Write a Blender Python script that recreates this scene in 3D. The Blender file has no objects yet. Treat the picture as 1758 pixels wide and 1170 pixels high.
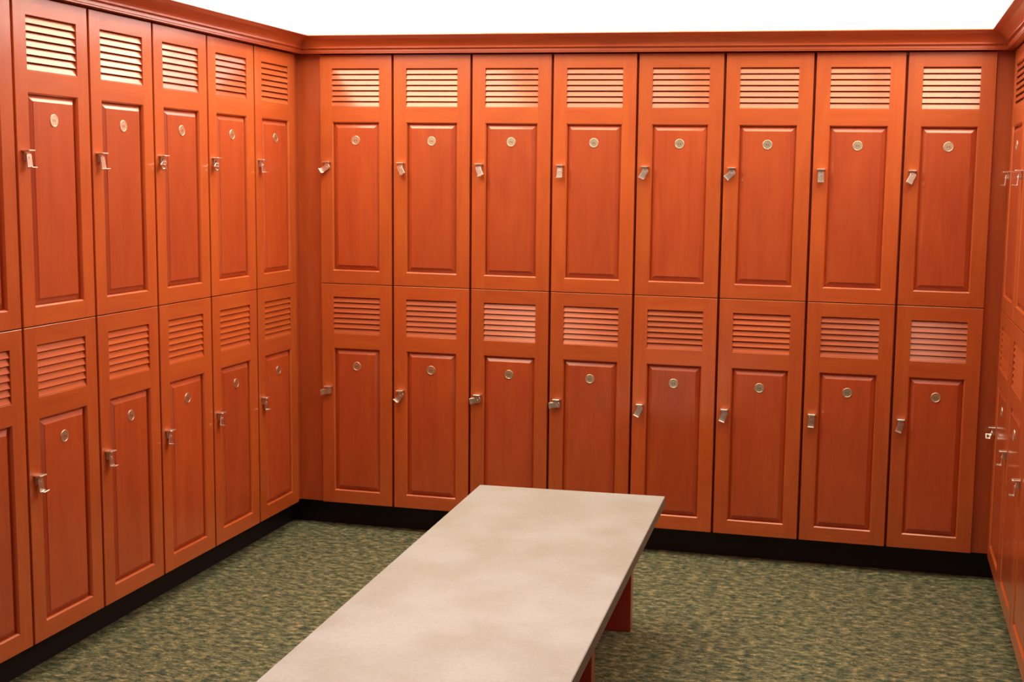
import bpy, bmesh, math, random
from mathutils import Vector, Matrix

random.seed(7)
S = 1.1                       # drawing units -> metres
scn = bpy.context.scene
COL = scn.collection
R = math.radians

# ------------------------------------------------------------------ materials
def new_mat(name):
    m = bpy.data.materials.new(name)
    m.use_nodes = True
    nt = m.node_tree
    for n in list(nt.nodes):
        nt.nodes.remove(n)
    out = nt.nodes.new('ShaderNodeOutputMaterial')
    p = nt.nodes.new('ShaderNodeBsdfPrincipled')
    nt.links.new(p.outputs[0], out.inputs[0])
    return m, nt, p

def ramp(nt, stops):
    r = nt.nodes.new('ShaderNodeValToRGB')
    e = r.color_ramp.elements
    while len(e) < len(stops):
        e.new(0.5)
    for k, (pos, c) in enumerate(stops):
        e[k].position = pos
        e[k].color = (c[0], c[1], c[2], 1)
    return r

FRAME_TONES = ((0.450, 0.073, 0.0125), (0.510, 0.091, 0.0150), (0.560, 0.114, 0.0175))
PANEL_TONES = ((0.395, 0.052, 0.0120), (0.455, 0.067, 0.0140), (0.505, 0.086, 0.0160))

def wood(name, grain, tones=FRAME_TONES):
    """stained cherry, grain running along local axis `grain`"""
    m, nt, p = new_mat(name)
    L = nt.links.new
    tc = nt.nodes.new('ShaderNodeTexCoord')
    oi = nt.nodes.new('ShaderNodeObjectInfo')
    off = nt.nodes.new('ShaderNodeVectorMath'); off.operation = 'SCALE'
    off.inputs[0].default_value = (13.1, 7.7, 21.3)
    L(oi.outputs['Random'], off.inputs['Scale'])
    add = nt.nodes.new('ShaderNodeVectorMath'); add.operation = 'ADD'
    L(tc.outputs['Object'], add.inputs[0]); L(off.outputs[0], add.inputs[1])
    mp = nt.nodes.new('ShaderNodeMapping')
    sc = [9.0, 9.0, 9.0]; sc['xyz'.index(grain)] = 1.5
    mp.inputs['Scale'].default_value = sc
    L(add.outputs[0], mp.inputs['Vector'])
    n1 = nt.nodes.new('ShaderNodeTexNoise')
    n1.inputs['Scale'].default_value = 1.3; n1.inputs['Detail'].default_value = 5
    n1.inputs['Distortion'].default_value = 1.4
    L(mp.outputs[0], n1.inputs['Vector'])
    mp2 = nt.nodes.new('ShaderNodeMapping')
    sc = [150.0, 150.0, 150.0]; sc['xyz'.index(grain)] = 5.0
    mp2.inputs['Scale'].default_value = sc
    L(add.outputs[0], mp2.inputs['Vector'])
    n2 = nt.nodes.new('ShaderNodeTexNoise')
    n2.inputs['Scale'].default_value = 1.0; n2.inputs['Detail'].default_value = 3
    L(mp2.outputs[0], n2.inputs['Vector'])
    mix = nt.nodes.new('ShaderNodeMix'); mix.data_type = 'FLOAT'
    mix.inputs[0].default_value = 0.33
    L(n1.outputs['Fac'], mix.inputs[2]); L(n2.outputs['Fac'], mix.inputs[3])
    rp = ramp(nt, [(0.32, tones[0]), (0.50, tones[1]), (0.70, tones[2])])
    L(mix.outputs[0], rp.inputs[0])
    # board-to-board tone difference
    hs = nt.nodes.new('ShaderNodeHueSaturation')
    mr = nt.nodes.new('ShaderNodeMapRange')
    mr.inputs[3].default_value = 0.92; mr.inputs[4].default_value = 1.08
    L(oi.outputs['Random'], mr.inputs[0]); L(mr.outputs[0], hs.inputs['Value'])
    L(rp.outputs[0], hs.inputs['Color'])
    L(hs.outputs[0], p.inputs['Base Color'])
    p.inputs['Roughness'].default_value = 0.48
    p.inputs['IOR'].default_value = 1.5
    p.inputs['Coat Weight'].default_value = 0.9
    p.inputs['Coat Roughness'].default_value = 0.20
    p.inputs['Coat IOR'].default_value = 1.6
    bp = nt.nodes.new('ShaderNodeBump')
    bp.inputs['Strength'].default_value = 0.05; bp.inputs['Distance'].default_value = 0.001
    L(n2.outputs['Fac'], bp.inputs['Height']); L(bp.outputs[0], p.inputs['Normal'])
    return m

WV = wood('cherry_vertical', 'z')
WP = wood('cherry_panel', 'z', PANEL_TONES)
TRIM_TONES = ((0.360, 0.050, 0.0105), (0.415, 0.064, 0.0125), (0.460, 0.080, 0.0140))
WF = wood('cherry_filler', 'z', TRIM_TONES)  # filler tones kept darker to stand in for corner shade
WX = wood('cherry_crown', 'x', TRIM_TONES)
WL_ = wood('shade_toned_cherry_leg', 'z', ((0.300, 0.022, 0.012), (0.350, 0.028, 0.014), (0.390, 0.036, 0.016)))  # leg tones darkened, shade under the bench put into the colour
WH = wood('cherry_horizontal', 'x')
WY = wood('cherry_lengthwise', 'y', TRIM_TONES)

def plain(name, col, rough=0.5, metal=0.0, spec=0.5):
    m, nt, p = new_mat(name)
    p.inputs['Base Color'].default_value = (*col, 1)
    p.inputs['Roughness'].default_value = rough
    p.inputs['Metallic'].default_value = metal
    p.inputs['Specular IOR Level'].default_value = spec
    return m

def metal(name, col, rough, scale):
    m, nt, p = new_mat(name)
    tc = nt.nodes.new('ShaderNodeTexCoord')
    n = nt.nodes.new('ShaderNodeTexNoise'); n.inputs['Scale'].default_value = scale
    nt.links.new(tc.outputs['Object'], n.inputs['Vector'])
    rp = ramp(nt, [(0.3, [c * 0.85 for c in col]), (0.7, col)])
    nt.links.new(n.outputs['Fac'], rp.inputs[0])
    nt.links.new(rp.outputs[0], p.inputs['Base Color'])
    p.inputs['Metallic'].default_value = 1.0
    p.inputs['Roughness'].default_value = rough
    return m

NICKEL = metal('satin_nickel', (0.93, 0.91, 0.88), 0.33, 60)
BRASS = metal('satin_brass', (0.90, 0.85, 0.69), 0.40, 80)
BRASS_DARK = metal('tarnished_brass', (0.46, 0.37, 0.22), 0.42, 80)
DARK = plain('locker_interior', (0.30, 0.026, 0.014), 0.7)
VINYL = plain('black_vinyl_base', (0.006, 0.004, 0.012), 0.6)

def paint(name, col):
    m, nt, p = new_mat(name)
    tc = nt.nodes.new('ShaderNodeTexCoord')
    n = nt.nodes.new('ShaderNodeTexNoise'); n.inputs['Scale'].default_value = 180
    nt.links.new(tc.outputs['Object'], n.inputs['Vector'])
    b = nt.nodes.new('ShaderNodeBump'); b.inputs['Strength'].default_value = 0.05
    nt.links.new(n.outputs['Fac'], b.inputs['Height'])
    nt.links.new(b.outputs[0], p.inputs['Normal'])
    p.inputs['Base Color'].default_value = (*col, 1)
    p.inputs['Roughness'].default_value = 0.8
    return m

WALL = paint('white_wall_paint', (0.60, 0.58, 0.66))
CEIL = paint('white_ceiling_paint', (0.74, 0.73, 0.72))

def carpet():
    m, nt, p = new_mat('green_carpet')
    L = nt.links.new
    tc = nt.nodes.new('ShaderNodeTexCoord')
    def noise(scale, detail, vec, rough=0.5):
        mp = nt.nodes.new('ShaderNodeMapping'); mp.inputs['Scale'].default_value = vec
        L(tc.outputs['Object'], mp.inputs['Vector'])
        n = nt.nodes.new('ShaderNodeTexNoise')
        n.inputs['Scale'].default_value = scale; n.inputs['Detail'].default_value = detail
        n.inputs['Roughness'].default_value = rough
        L(mp.outputs[0], n.inputs['Vector'])
        return n
    a = noise(24, 2, (1.0, 1.9, 1), 0.6)          # tufts of colour
    b = noise(64, 3, (0.75, 2.8, 1), 0.7)          # short dashes across the room
    c = noise(260, 2, (0.6, 2.2, 1))              # loops
    mx = nt.nodes.new('ShaderNodeMix'); mx.data_type = 'FLOAT'; mx.inputs[0].default_value = 0.55
    L(a.outputs['Fac'], mx.inputs[2]); L(b.outputs['Fac'], mx.inputs[3])
    mx2 = nt.nodes.new('ShaderNodeMix'); mx2.data_type = 'FLOAT'; mx2.inputs[0].default_value = 0.25
    L(mx.outputs[0], mx2.inputs[2]); L(c.outputs['Fac'], mx2.inputs[3])
    rp = ramp(nt, [(0.40, (0.018, 0.034, 0.034)), (0.47, (0.072, 0.092, 0.062)),
                   (0.53, (0.165, 0.160, 0.095)), (0.62, (0.450, 0.370, 0.205))])
    L(mx2.outputs[0], rp.inputs[0])
    L(rp.outputs[0], p.inputs['Base Color'])
    p.inputs['Roughness'].default_value = 0.95
    p.inputs['Specular IOR Level'].default_value = 0.1
    bm_ = nt.nodes.new('ShaderNodeBump'); bm_.inputs['Strength'].default_value = 0.7
    bm_.inputs['Distance'].default_value = 0.004
    L(mx2.outputs[0], bm_.inputs['Height']); L(bm_.outputs[0], p.inputs['Normal'])
    return m
CARPET = carpet()

def benchtop():
    m, nt, p = new_mat('beige_solid_surface')
    L = nt.links.new
    tc = nt.nodes.new('ShaderNodeTexCoord')
    n = nt.nodes.new('ShaderNodeTexNoise'); n.inputs['Scale'].default_value = 140
    n.inputs['Detail'].default_value = 4
    L(tc.outputs['Object'], n.inputs['Vector'])
    rp = ramp(nt, [(0.3, (0.350, 0.365, 0.375)), (0.7, (0.405, 0.420, 0.435))])
    L(n.outputs['Fac'], rp.inputs[0])
    n3 = nt.nodes.new('ShaderNodeTexNoise'); n3.inputs['Scale'].default_value = 6.0
    n3.inputs['Detail'].default_value = 3
    L(tc.outputs['Object'], n3.inputs['Vector'])
    r3 = ramp(nt, [(0.35, (0.92, 0.90, 0.86)), (0.62, (1.05, 1.06, 1.09))])  # soft mottling stands in for uneven reflections on the bench top
    L(n3.outputs['Fac'], r3.inputs[0])
    mu = nt.nodes.new('ShaderNodeMix'); mu.data_type = 'RGBA'; mu.blend_type = 'MULTIPLY'
    mu.inputs[0].default_value = 1.0
    L(rp.outputs[0], mu.inputs[6]); L(r3.outputs[0], mu.inputs[7]); L(mu.outputs[2], p.inputs['Base Color'])
    p.inputs['Roughness'].default_value = 0.30
    return m
BENCH = benchtop()

EDGE = paint('bench_edge_shade', (0.15, 0.145, 0.115))  # sides of the bench top, shade put into their colour

# ------------------------------------------------------------------ mesh helpers
class MB:
    """collects quads in drawing units; build() links ONE mesh object"""
    def __init__(self):
        self.v = []; self.f = []; self.m = []; self.smooth = []
    def quad(self, pts, mat=0, smooth=False):
        i = len(self.v); self.v += [tuple(p) for p in pts]
        self.f.append(tuple(range(i, i + len(pts)))); self.m.append(mat); self.smooth.append(smooth)
    def box(self, lo, hi, mat=0, T=None):
        x0, y0, z0 = lo; x1, y1, z1 = hi
        c = [Vector(p) for p in ((x0,y0,z0),(x1,y0,z0),(x1,y1,z0),(x0,y1,z0),(x0,y0,z1),(x1,y0,z1),(x1,y1,z1),(x0,y1,z1))]
        if T: c = [T @ p for p in c]
        for q in ((0,3,2,1),(4,5,6,7),(0,1,5,4),(1,2,6,5),(2,3,7,6),(3,0,4,7)):
            self.quad([c[k] for k in q], mat)
    def prism(self, poly, a, b, axis, mat=0, T=None):
        """poly = list of 2-D points, extruded from a to b along axis"""
        def P(u, v, w):
            p = {'x': (w, u, v), 'y': (u, w, v), 'z': (u, v, w)}[axis]
            return T @ Vector(p) if T else Vector(p)
        n = len(poly)
        for k in range(n):
            (u0, v0), (u1, v1) = poly[k], poly[(k + 1) % n]
            self.quad([P(u0, v0, a), P(u1, v1, a), P(u1, v1, b), P(u0, v0, b)], mat)
        self.quad([P(u, v, a) for u, v in reversed(poly)], mat)
        self.quad([P(u, v, b) for u, v in poly], mat)
    def build(self, name, mats, parent=None, bevel=0.0, seg=2, angle=40):
        me = bpy.data.meshes.new(name)
        me.from_pydata([(x * S, y * S, z * S) for x, y, z in self.v], [], self.f)
        for mt in (mats if isinstance(mats, (list, tuple)) else [mats]):
            me.materials.append(mt)
        for k, pl in enumerate(me.polygons):
            pl.material_index = self.m[k]; pl.use_smooth = self.smooth[k]
        bm = bmesh.new(); bm.from_mesh(me)
        bmesh.ops.remove_doubles(bm, verts=bm.verts, dist=1e-5)
        bmesh.ops.recalc_face_normals(bm, faces=bm.faces)
        if bevel:
            es = [e for e in bm.edges if len(e.link_faces) == 2 and e.calc_face_angle(0) > R(angle)]
            bmesh.ops.bevel(bm, geom=es, offset=bevel * S, segments=seg, affect='EDGES', profile=0.5, clamp_overlap=True)
        bm.to_mesh(me); bm.free()
        o = bpy.data.objects.new(name, me); COL.objects.link(o)
        if parent: o.parent = parent
        return o

def tag(o, label, cat, group=None):
    o['label'] = label; o['category'] = cat
    if group: o['group'] = group
    return o

def struct(o, label=None):
    o['kind'] = 'structure'
    if label: o['label'] = label
    return o

def empty(name, loc, rz=0):
    o = bpy.data.objects.new(name, None); COL.objects.link(o)
    o.empty_display_size = 0.05
    o.location = [c * S for c in loc]; o.rotation_euler = (0, 0, rz)
    return o

# ------------------------------------------------------------------ the plan (drawing units, floor z = 0)
Z_DOOR0, Z_SEAM, Z_TOP = 0.100, 0.9525, 1.803
TIER = 0.8510
XL, XR = -0.0769, 2.4806          # planes of the left and right door fronts
DEPTH = 0.40
YEND = -4.6                        # locker runs go on past the camera

# ------------------------------------------------------------------ a locker
# local frame: x along the row (left to right as one faces it), -y out of the door, z up; origin at base centre of the front
def make_locker(w):
    root = empty('locker', (0, 0, 0))
    hw = w / 2; h = TIER
    b = MB(); t = 0.014; e = 0.0006
    b.box((-hw + e, 0.0215, 0), (-hw + t, DEPTH, h))
    b.box((hw - t, 0.0215, 0), (hw - e, DEPTH, h))
    b.box((-hw + t, 0.0215, 0.0005), (hw - t, DEPTH, t))
    b.box((-hw + t, 0.0215, h - t), (hw - t, DEPTH, h - 0.0005))
    b.box((-hw + t, DEPTH - 0.008, t), (hw - t, DEPTH, h - t))
    b.build('cabinet_body', [DARK], root)

    # door: two stiles, three rails, moulded edge round both openings
    d = MB()
    g = 0.0045; gz = 0.0008
    x0, x1 = -hw + g, hw - g
    z0, z1 = gz, h - gz
    ow = (x1 - x0) - 0.096            # opening width
    xa, xb = -ow / 2, ow / 2
    za, zb, zc, zd = 0.049, 0.606, 0.661, 0.802    # panel bottom/top, louvre bottom/top
    th = 0.020; ch = 0.0011
    def front(xp, xq, zp, zq, mat):
        d.quad([(xp, 0, zp), (xq, 0, zp), (xq, 0, zq), (xp, 0, zq)], mat)
    X0, X1, Z0, Z1 = x0 + ch, x1 - ch, z0 + ch, z1 - ch
    zs = [Z0, za, zb, zc, zd, Z1]
    for k in range(5):
        front(X0, xa, zs[k], zs[k + 1], 0); front(xb, X1, zs[k], zs[k + 1], 0)
    front(xa, xb, Z0, za, 1); front(xa, xb, zb, zc, 1); front(xa, xb, zd, Z1, 1)
    ring = [(x0, z0), (x1, z0), (x1, z1), (x0, z1)]; rin = [(X0, Z0), (X1, Z0), (X1, Z1), (X0, Z1)]
    for k in range(4):
        (ax, az), (bx, bz) = ring[k], ring[(k + 1) % 4]; (cx, cz), (ex, ez) = rin[(k + 1) % 4], rin[k]
        d.quad([(ax, ch, az), (bx, ch, bz), (cx, 0, cz), (ex, 0, ez)])
        d.quad([(ax, ch, az), (ax, th, az), (bx, th, bz), (bx, ch, bz)])
    def opening(zl, zh, prof):
        """prof: (inset, depth) pairs from the face into the opening"""
        pr = [(0, 0)] + prof
        for (i0, d0), (i1, d1) in zip(pr, pr[1:]):
            A = [(xa + i0, zl + i0), (xb - i0, zl + i0), (xb - i0, zh - i0), (xa + i0, zh - i0)]
            B = [(xa + i1, zl + i1), (xb - i1, zl + i1), (xb - i1, zh - i1), (xa + i1, zh - i1)]
            for k in range(4):
                (ax, az), (bx, bz) = A[k], A[(k + 1) % 4]; (cx, cz), (ex, ez) = B[(k + 1) % 4], B[k]
                d.quad([(ax, d0, az), (bx, d0, bz), (cx, d1, cz), (ex, d1, ez)], 1 if k in (0, 2) else 0)
    opening(za, zb, [(0.0010, 0.0006), (0.0040, 0.0042), (0.0046, 0.0062), (0.0046, th)])
    opening(zc, zd, [(0.0006, 0.0004), (0.0012, 0.002), (0.0012, th)])
    # back of the frame
    zs2 = [z0, za + 0.0046, zb - 0.0046, zc + 0.0012, zd - 0.0012, z1]
    xa2, xb2 = xa + 0.0046, xb - 0.0046
    for k in range(5):
        d.quad([(x0, th, zs2[k]), (x0, th, zs2[k + 1]), (xa2, th, zs2[k + 1]), (xa2, th, zs2[k])])
        d.quad([(xb2, th, zs2[k]), (xb2, th, zs2[k + 1]), (x1, th, zs2[k + 1]), (x1, th, zs2[k])])
    for k in (0, 2, 4):
        d.quad([(xa2, th, zs2[k]), (xa2, th, zs2[k + 1]), (xb2, th, zs2[k + 1]), (xb2, th, zs2[k])])
    door = d.build('door', [WV, WH], root)

    # raised panel
    p = MB()
    lo = (xa + 0.0046, za + 0.0046); hi = (xb - 0.0046, zb - 0.0046)
    prof = [(0, 0.0130), (0.0012, 0.0122), (0.0170, 0.0034), (0.0174, 0.0020)]
    for (i0, d0), (i1, d1) in zip(prof, prof[1:]):
        A = [(lo[0] + i0, lo[1] + i0), (hi[0] - i0, lo[1] + i0), (hi[0] - i0, hi[1] - i0), (lo[0] + i0, hi[1] - i0)]
        B = [(lo[0] + i1, lo[1] + i1), (hi[0] - i1, lo[1] + i1), (hi[0] - i1, hi[1] - i1), (lo[0] + i1, hi[1] - i1)]
        for k in range(4):
            (ax, az), (bx, bz) = A[k], A[(k + 1) % 4]; (cx, cz), (ex, ez) = B[(k + 1) % 4], B[k]
            p.quad([(ax, d0, az), (bx, d0, bz), (cx, d1, cz), (ex, d1, ez)], 0)
    i, dd = prof[-1]
    p.quad([(lo[0] + i, dd, lo[1] + i), (hi[0] - i, dd, lo[1] + i), (hi[0] - i, dd, hi[1] - i), (lo[0] + i, dd, hi[1] - i)], 0)
    # back skin
    p.quad([(lo[0], 0.0165, lo[1]), (lo[0], 0.0165, hi[1]), (hi[0], 0.0165, hi[1]), (hi[0], 0.0165, lo[1])], 0)
    C4 = [(lo[0], lo[1]), (hi[0], lo[1]), (hi[0], hi[1]), (lo[0], hi[1])]
    for k in range(4):
        (ax, az), (bx, bz) = C4[k], C4[(k + 1) % 4]
        p.quad([(ax, 0.0165, az), (bx, 0.0165, bz), (bx, 0.0135, bz), (ax, 0.0135, az)], 0)
    p.build('raised_panel', [WP], door)

    # louvre: seven sloping slats
    l = MB()
    n = 7; pit = (zd - zc - 0.0024) / n
    for k in range(n):
        zz = zc + 0.0012 + k * pit
        y_f, y_b = 0.0016, 0.0016 + LOUVRE_RUN
        rise = pit * 0.90
        # nose rounded by two small facets
        poly = [(y_f, zz + 0.0010), (y_f + LOUVRE_RUN, zz + rise), (y_b + 0.0040, zz + rise - 0.0016),
                (y_f + 0.0040, zz), (y_f + 0.0012, zz)]
        l.prism(poly, xa + 0.0010, xb - 0.0010, 'x')
    # dark mesh backing keeps the vent closed
    l.box((xa - 0.004, 0.0178, zc - 0.004), (xb + 0.004, 0.0195, zd + 0.004), 1)
    l.build('louvre_vent', [WH, DARK], door)

    # round number disc: raised rim, dished centre, two small worn engraved marks
    c = MB(); N = 28; zc_ = 0.538; r0 = 0.0168; yf = 0.0020
    def ringpts(r, y): return [(r * math.cos(2 * math.pi * k / N), y, zc_ + r * math.sin(2 * math.pi * k / N)) for k in range(N)]
    steps = [(r0, yf), (r0, yf - 0.0013), (r0 - 0.0006, yf - 0.0017), (r0 - 0.0026, yf - 0.0017), (r0 - 0.0031, yf - 0.0013)]
    for (ra, ya), (rb, yb) in zip(steps, steps[1:]):
        A, B = ringpts(ra, ya), ringpts(rb, yb)
        for k in range(N):
            c.quad([A[k], A[(k + 1) % N], B[(k + 1) % N], B[k]], 0, False)
    c.quad(ringpts(*steps[-1]), 0)
    for sx in (-1, 1):
        c.box((sx * 0.0033 - 0.0015, yf - 0.0014, zc_ - 0.0034), (sx * 0.0033 + 0.0015, yf - 0.0012, zc_ + 0.0034), 1)
    c.build('number_disc', [BRASS, BRASS_DARK], door)

    # lock: folded bracket with a shelf on top and a swinging hasp below
    lk = MB(); lx = -hw + 0.0335; lz = 0.4585
    lk.box((lx - 0.0085, -0.0030, lz - 0.0270), (lx + 0.0085, 0.0, lz - 0.0020))       # back plate
    lk.prism([(lx - 0.0140, -0.0195), (lx - 0.0115, -0.0225), (lx + 0.0115, -0.0225), (lx + 0.0140, -0.0195), (lx + 0.0140, 0.0), (lx - 0.0140, 0.0)],
             lz - 0.0042, lz, 'z')                                                     # shelf
    lk.box((lx - 0.0090, -0.0070, lz - 0.0250), (lx + 0.0090, -0.0028, lz - 0.0040))
    hub = [(lx + 0.0068 * math.cos(a), lz - 0.0215 + 0.0068 * math.sin(a)) for a in [2 * math.pi * k / 14 for k in range(14)]]
    lk.prism(hub, -0.0120, -0.0030, 'y')
    lock = lk.build('lock', [NICKEL], root, bevel=0.0007, seg=1)
    hs = MB()
    leaf = [(-0.0095, 0.0080), (-0.0060, 0.0115), (0.0060, 0.0115), (0.0095, 0.0080), (0.0108, -0.0240), (0.0090, -0.0265), (-0.0090, -0.0265), (-0.0108, -0.0240)]
    hs.prism(leaf, -0.0128, -0.0098, 'y')
    # turned-out lip with an eye for the padlock
    hs.box((-0.0105, -0.0235, -0.0270), (-0.0045, -0.0100, -0.0240))
    hs.box((0.0045, -0.0235, -0.0270), (0.0105, -0.0100, -0.0240))
    hs.box((-0.0045, -0.0140, -0.0270), (0.0045, -0.0100, -0.0240))
    hs.box((-0.0105, -0.0260, -0.0270), (0.0105, -0.0215, -0.0240))
    rivet = [(0.0036 * math.cos(a), 0.0036 * math.sin(a)) for a in [2 * math.pi * k / 10 for k in range(10)]]
    hs.prism(rivet, -0.0145, -0.0128, 'y')
    hasp = hs.build('hasp', [NICKEL], lock, bevel=0.0006, seg=1)
    hasp.location = (lx * S, 0, (lz - 0.0215) * S)
    return root

LOUVRE_RUN = 0.0066

def kids(o):
    return [c for c in bpy.data.objects if c.parent == o]

def copy_tree(o, parent=None):
    c = o.copy(); COL.objects.link(c); c.parent = parent
    for ch in kids(o):
        copy_tree(ch, c)
    return c

def set_hasp(root, ang):
    """swing of the hasp seen from the front, + = foot to the right"""
    for lock in kids(root):
        if lock.name.startswith('lock'):
            for hp in kids(lock):
                if hp.name.startswith('hasp'):
                    hp.rotation_euler = (R(-5), R(-ang), 0)

protos = {}
def place(w, loc, rz, label, group, ang):
    key = round(w, 4)
    if key not in protos:
        o = make_locker(w); protos[key] = o
    else:
        o = copy_tree(protos[key])
    o.location = [c * S for c in loc]; o.rotation_euler = (0, 0, rz)
    tag(o, label, 'locker', group)
    set_hasp(o, ang)
    return o

def state(a):
    if abs(a) <= 8: return 'latch hanging straight'
    if a < -60: return 'latch turned sideways'
    return 'latch swung left' if a < 0 else 'latch swung right'

ORD = ['first', 'second', 'third', 'fourth', 'fifth', 'sixth', 'seventh', 'eighth']
# back wall: joints between the columns
BX = [0.006, 0.300, 0.605, 0.910, 1.2205, 1.528, 1.8355, 2.1395, 2.4315]
HB_UP = [-55, 28, 24, 0, -26, -48, 0, -26]
HB_LO = [-82, -36, -80, -84, -26, -20, -4, -18]
for k in range(8):
    w = BX[k + 1] - BX[k]; xc = (BX[k + 1] + BX[k]) / 2
    for z, nm, hz in ((Z_SEAM, 'upper', HB_UP[k]), (Z_DOOR0 + 0.0005, 'lower', HB_LO[k])):
        place(w, (xc, 0, z), 0, '%s red-brown wood locker on back wall, %s from left corner, %s' % (nm, ORD[k], state(hz)),
              'two-tier lockers along the back wall', hz)
# left wall (counted from the back corner)
YL0, WL = 0.0258, 0.3109
HL_UP = [0, -50, -52, 5, 0, 0]
HL_LO = [0, -16, -14, 0, 6, 0]
for k in range(6):
    yc = -(YL0 + (k + 0.5) * WL)
    for z, nm, hz in ((Z_SEAM, 'upper', HL_UP[k]), (Z_DOOR0 + 0.0005, 'lower', HL_LO[k])):
        if k == 5:
            lab = '%s wood locker at left edge of photo, sixth from back corner on left wall' % nm
        else:
            lab = '%s red-brown wood locker on left wall, %s from back corner, %s' % (nm, ORD[k], state(hz))
        place(WL, (XL, yc, z), R(90), lab, 'two-tier lockers along the left wall', hz)
# right wall
YR0, WR = 0.0195, 0.385
HR_UP = [0, 0, 0]
HR_LO = [-50, 0, 0]
for k in range(3):
    yc = -(YR0 + (k + 0.5) * WR)
    for z, nm, hz in ((Z_SEAM, 'upper', HR_UP[k]), (Z_DOOR0 + 0.0005, 'lower', HR_LO[k])):
        place(WR, (XR, yc, z), R(-90), '%s red-brown wood locker seen edge-on on right wall, %s from back corner' % (nm, ORD[k]),
              'two-tier lockers along the right wall', hz)

# ------------------------------------------------------------------ setting
WX0, WX1, WY0, WY1, CH = XL - 0.415, XR + 0.415, -6.2, 0.415, 2.20
T = 0.06
def slab(name, lo, hi, mat, label):
    b = MB(); b.box(lo, hi); return struct(b.build(name, mat), label)
slab('floor', (WX0, WY0, -0.05), (WX1, WY1, 0.0), CARPET, 'green and tan flecked carpet')
slab('ceiling', (WX0 - T, WY0 - T, CH), (WX1 + T, WY1 + T, CH + 0.05), CEIL, 'white ceiling')
slab('wall_back', (WX0 - T, WY1, 0), (WX1 + T, WY1 + T, CH), WALL, 'white wall above the back lockers')
slab('wall_left', (WX0 - T, WY0, 0), (WX0, WY1, CH), WALL, 'white wall above the left lockers')
slab('wall_right', (WX1, WY0, 0), (WX1 + T, WY1, CH), WALL, 'white wall above the right lockers')
slab('wall_front', (WX0 - T, WY0 - T, 0), (WX1 + T, WY0, CH), WALL, 'white wall behind the viewer')

# recessed black plinth under the lockers
RC = 0.068
yl_end = -(YL0 + 6 * WL); yr_end = -(YR0 + 3 * WR)
slab('baseboard_back', (XL - RC, RC, 0.0), (XR + RC, RC + 0.02, Z_DOOR0 - 0.001), VINYL, 'black plinth under the back lockers')
slab('baseboard_left', (XL - RC - 0.02, YEND, 0.0), (XL - RC, RC + 0.02, Z_DOOR0 - 0.001), VINYL, 'black plinth under the left lockers')
slab('baseboard_right', (XR + RC, YEND, 0.0), (XR + RC + 0.02, RC + 0.02, Z_DOOR0 - 0.001), VINYL, 'black plinth under the right lockers')

# crown moulding, mitred at the two inner corners; profile = (projection into the room, height)
Z_C = 1.8065
CROWN = [(-0.060, -0.0030), (-0.024, -0.0030), (-0.024, 0.0), (0.026, 0.0), (0.026, 0.0035), (0.028, 0.0050), (0.028, 0.0130), (0.030, 0.0150), (0.0335, 0.0160),
         (0.0375, 0.0175), (0.0375, 0.0190), (0.0325, 0.0240), (0.0355, 0.0295), (0.0410, 0.0360), (0.0480, 0.0430), (0.0580, 0.0500),
         (0.0700, 0.0550), (0.0760, 0.0570), (0.0790, 0.0585), (0.0790, 0.0600), (0.0770, 0.0625), (0.0710, 0.0655), (-0.060, 0.0655)]
def crown(name, a, b, label, mat):
    """a(p), b(p): end point in plan for projection p"""
    m = MB(); n = len(CROWN)
    for k in range(n):
        p0, h0 = CROWN[k]; p1, h1 = CROWN[(k + 1) % n]
        A0, A1, B0, B1 = a(p0), a(p1), b(p0), b(p1)
        m.quad([(*A0, Z_C + h0), (*B0, Z_C + h0), (*B1, Z_C + h1), (*A1, Z_C + h1)], 0, False)
    m.quad([(*a(p), Z_C + h) for p, h in CROWN]); m.quad([(*b(p), Z_C + h) for p, h in reversed(CROWN)])
    return struct(m.build(name, mat), label)
crown('trim_1', lambda p: (XL + p, -p), lambda p: (XR - p, -p), 'red-brown crown moulding over the back lockers', WX)
crown('trim_2', lambda p: (XL + p, YEND), lambda p: (XL + p, -p), 'red-brown crown moulding over the left lockers', WY)
crown('trim_3', lambda p: (XR - p, YEND), lambda p: (XR - p, -p), 'red-brown crown moulding over the right lockers', WY)

# corner fillers between the rows
FR = 0.012
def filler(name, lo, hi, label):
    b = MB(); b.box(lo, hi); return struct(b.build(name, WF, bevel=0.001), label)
zt, zb_ = Z_TOP + 0.0032, Z_DOOR0 + 0.001
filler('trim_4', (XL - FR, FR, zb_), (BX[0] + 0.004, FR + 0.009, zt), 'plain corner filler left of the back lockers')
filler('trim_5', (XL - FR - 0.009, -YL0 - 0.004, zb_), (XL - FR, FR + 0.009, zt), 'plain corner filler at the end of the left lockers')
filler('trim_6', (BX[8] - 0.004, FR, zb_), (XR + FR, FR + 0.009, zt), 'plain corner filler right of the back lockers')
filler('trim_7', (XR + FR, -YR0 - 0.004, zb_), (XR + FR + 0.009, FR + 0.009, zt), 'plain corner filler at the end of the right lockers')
# plain wood panelling carries each run on past the frame
filler('trim_8', (XL - DEPTH, YEND, zb_), (XL, yl_end - 0.002, Z_TOP), 'plain wood panelling continuing the left row')
filler('trim_9', (XR, YEND, zb_), (XR + DEPTH, yr_end - 0.002, Z_TOP), 'plain wood panelling continuing the right row')

filler('trim_10', (WX0 + 0.005, WY0 + 0.005, 0.002), (WX1 - 0.005, WY0 + 0.05, Z_TOP), 'added wood panelling behind the viewer, cuts bounce light')  # added out of view, darkens the front wall to cut bounce light

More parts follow.
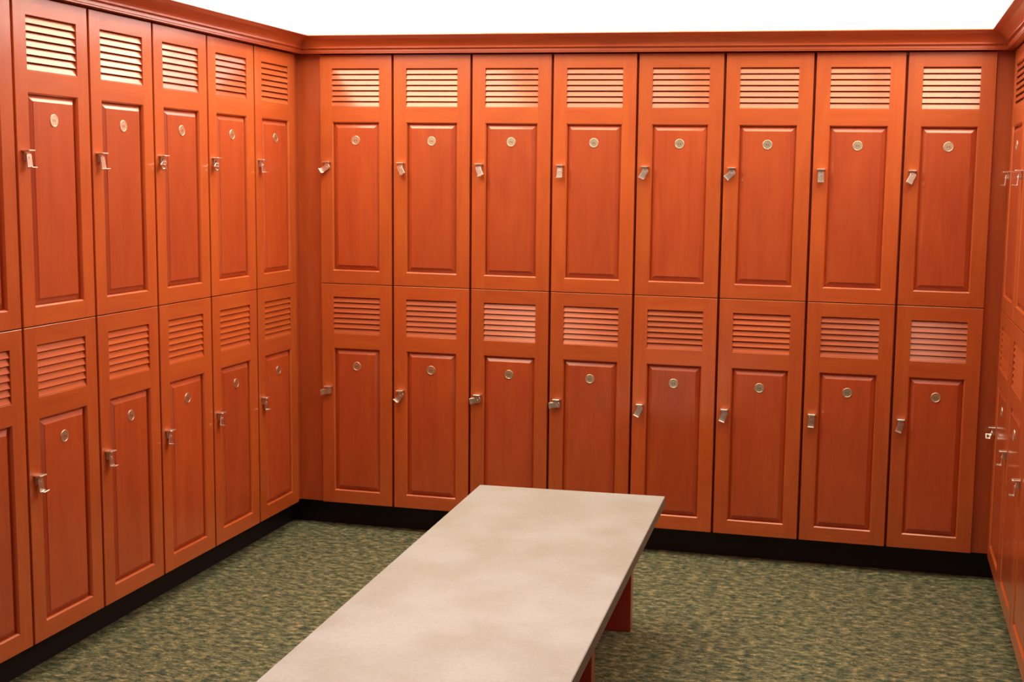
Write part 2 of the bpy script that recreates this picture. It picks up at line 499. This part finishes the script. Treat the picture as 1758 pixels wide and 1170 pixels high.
# ------------------------------------------------------------------ bench
BH, BT, BW, BL = 0.400, 0.033, 0.588, 2.62
bench = empty('bench', (1.1725, -0.693, 0), R(2.6))
tag(bench, 'long low bench with beige stone-look top and red wood panel legs on carpet', 'bench')
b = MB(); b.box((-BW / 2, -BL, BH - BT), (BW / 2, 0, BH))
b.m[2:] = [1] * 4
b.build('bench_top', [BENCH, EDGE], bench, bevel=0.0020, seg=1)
for k in range(4):
    y = -0.066 - k * 0.655
    b = MB(); b.box((-BW / 2 + 0.09, y - 0.042, 0.0), (BW / 2 - 0.083, y, BH - BT - 0.0005))
    b.build('leg', WL_, bench, bevel=0.002)

# ------------------------------------------------------------------ lights
def area(name, loc, rot, sx, sy, power, col=(1, 1, 1)):
    l = bpy.data.lights.new(name, 'AREA'); l.shape = 'RECTANGLE'
    l.size = sx * S; l.size_y = sy * S; l.energy = power; l.color = col
    o = bpy.data.objects.new(name, l); COL.objects.link(o)
    o.location = [c * S for c in loc]; o.rotation_euler = rot
    return o
COOL = (1.0, 0.94, 0.64)       # fluorescent
PALE = (1.0, 0.91, 0.78)
LAMP = (1.0, 0.56, 0.36)       # warm, pushed redder to deepen the lower doors
SOFT = (1.0, 0.90, 0.79)
# fluorescent strips lying on top of the lockers, washing wall and ceiling
area('cove_strip_back', (1.2, 0.20, 1.83), (R(180), 0, 0), 3.1, 0.10, 44, PALE)
area('cove_strip_left', (XL - 0.20, -1.4, 1.83), (R(180), 0, 0), 0.10, 2.6, 15, PALE)
area('cove_strip_right', (XR + 0.20, -1.4, 1.83), (R(180), 0, 0), 0.10, 2.6, 15, PALE)
# ceiling troffers in rows; first row's middle pair is added to brighten the slats
for x, y, sx, sy, pw, c in ((0.17, -0.60, 0.80, 1.30, 30, COOL), (1.00, -0.50, 0.60, 1.10, 11, COOL),
                            (1.72, -0.50, 0.60, 1.10, 11, COOL), (2.40, -0.50, 0.60, 1.10, 18, COOL),
                            (0.27, -2.10, 0.40, 0.80, 7.5, LAMP), (2.40, -2.10, 0.40, 0.80, 7.5, LAMP),
                            (0.27, -3.80, 0.40, 0.60, 2, LAMP), (2.40, -3.80, 0.40, 0.60, 2, LAMP)):
    area('ceiling_troffer', (x, y, CH - 0.006), (0, 0, 0), sx, sy, pw, c)

# recessed downlights along the bench
for y in (-2.0, -3.3):
    l = bpy.data.lights.new('ceiling_downlight', 'SPOT'); l.energy = 96; l.color = SOFT
    l.spot_size = R(74); l.spot_blend = 1.0; l.shadow_soft_size = 0.09
    o = bpy.data.objects.new('ceiling_downlight', l); COL.objects.link(o)
    o.location = (1.25 * S, y * S, (CH - 0.01) * S)

w = bpy.data.worlds.new('room_world'); scn.world = w; w.use_nodes = True
w.node_tree.nodes['Background'].inputs[0].default_value = (0.02, 0.02, 0.02, 1)

# ------------------------------------------------------------------ camera
cam = bpy.data.cameras.new('camera'); co = bpy.data.objects.new('camera', cam); COL.objects.link(co)
yaw, pit, rol = -0.2241, -0.1182, 0.0177
fw = Vector((math.sin(yaw) * math.cos(pit), math.cos(yaw) * math.cos(pit), math.sin(pit)))
rt = Vector((math.cos(yaw), -math.sin(yaw), 0)); up = rt.cross(fw)
r2 = math.cos(rol) * rt + math.sin(rol) * up; u2 = -math.sin(rol) * rt + math.cos(rol) * up
M = Matrix((r2, u2, -fw)).transposed().to_4x4()
M.translation = Vector((2.0721, -4.3519, 1.3595)) * S
co.matrix_world = M
cam.sensor_fit = 'HORIZONTAL'; cam.sensor_width = 36
cam.lens = 2126.66 / 1758 * 36
cam.shift_x = -141.75 / 1758; cam.shift_y = -23.65 / 1758
cam.clip_start = 0.05
scn.camera = co

vs = scn.view_settings
scn.display_settings.display_device = 'sRGB'
vs.view_transform = 'Standard'; vs.look = 'None'; vs.exposure = 0.12; vs.gamma = 1.0; vs.use_curve_mapping = False
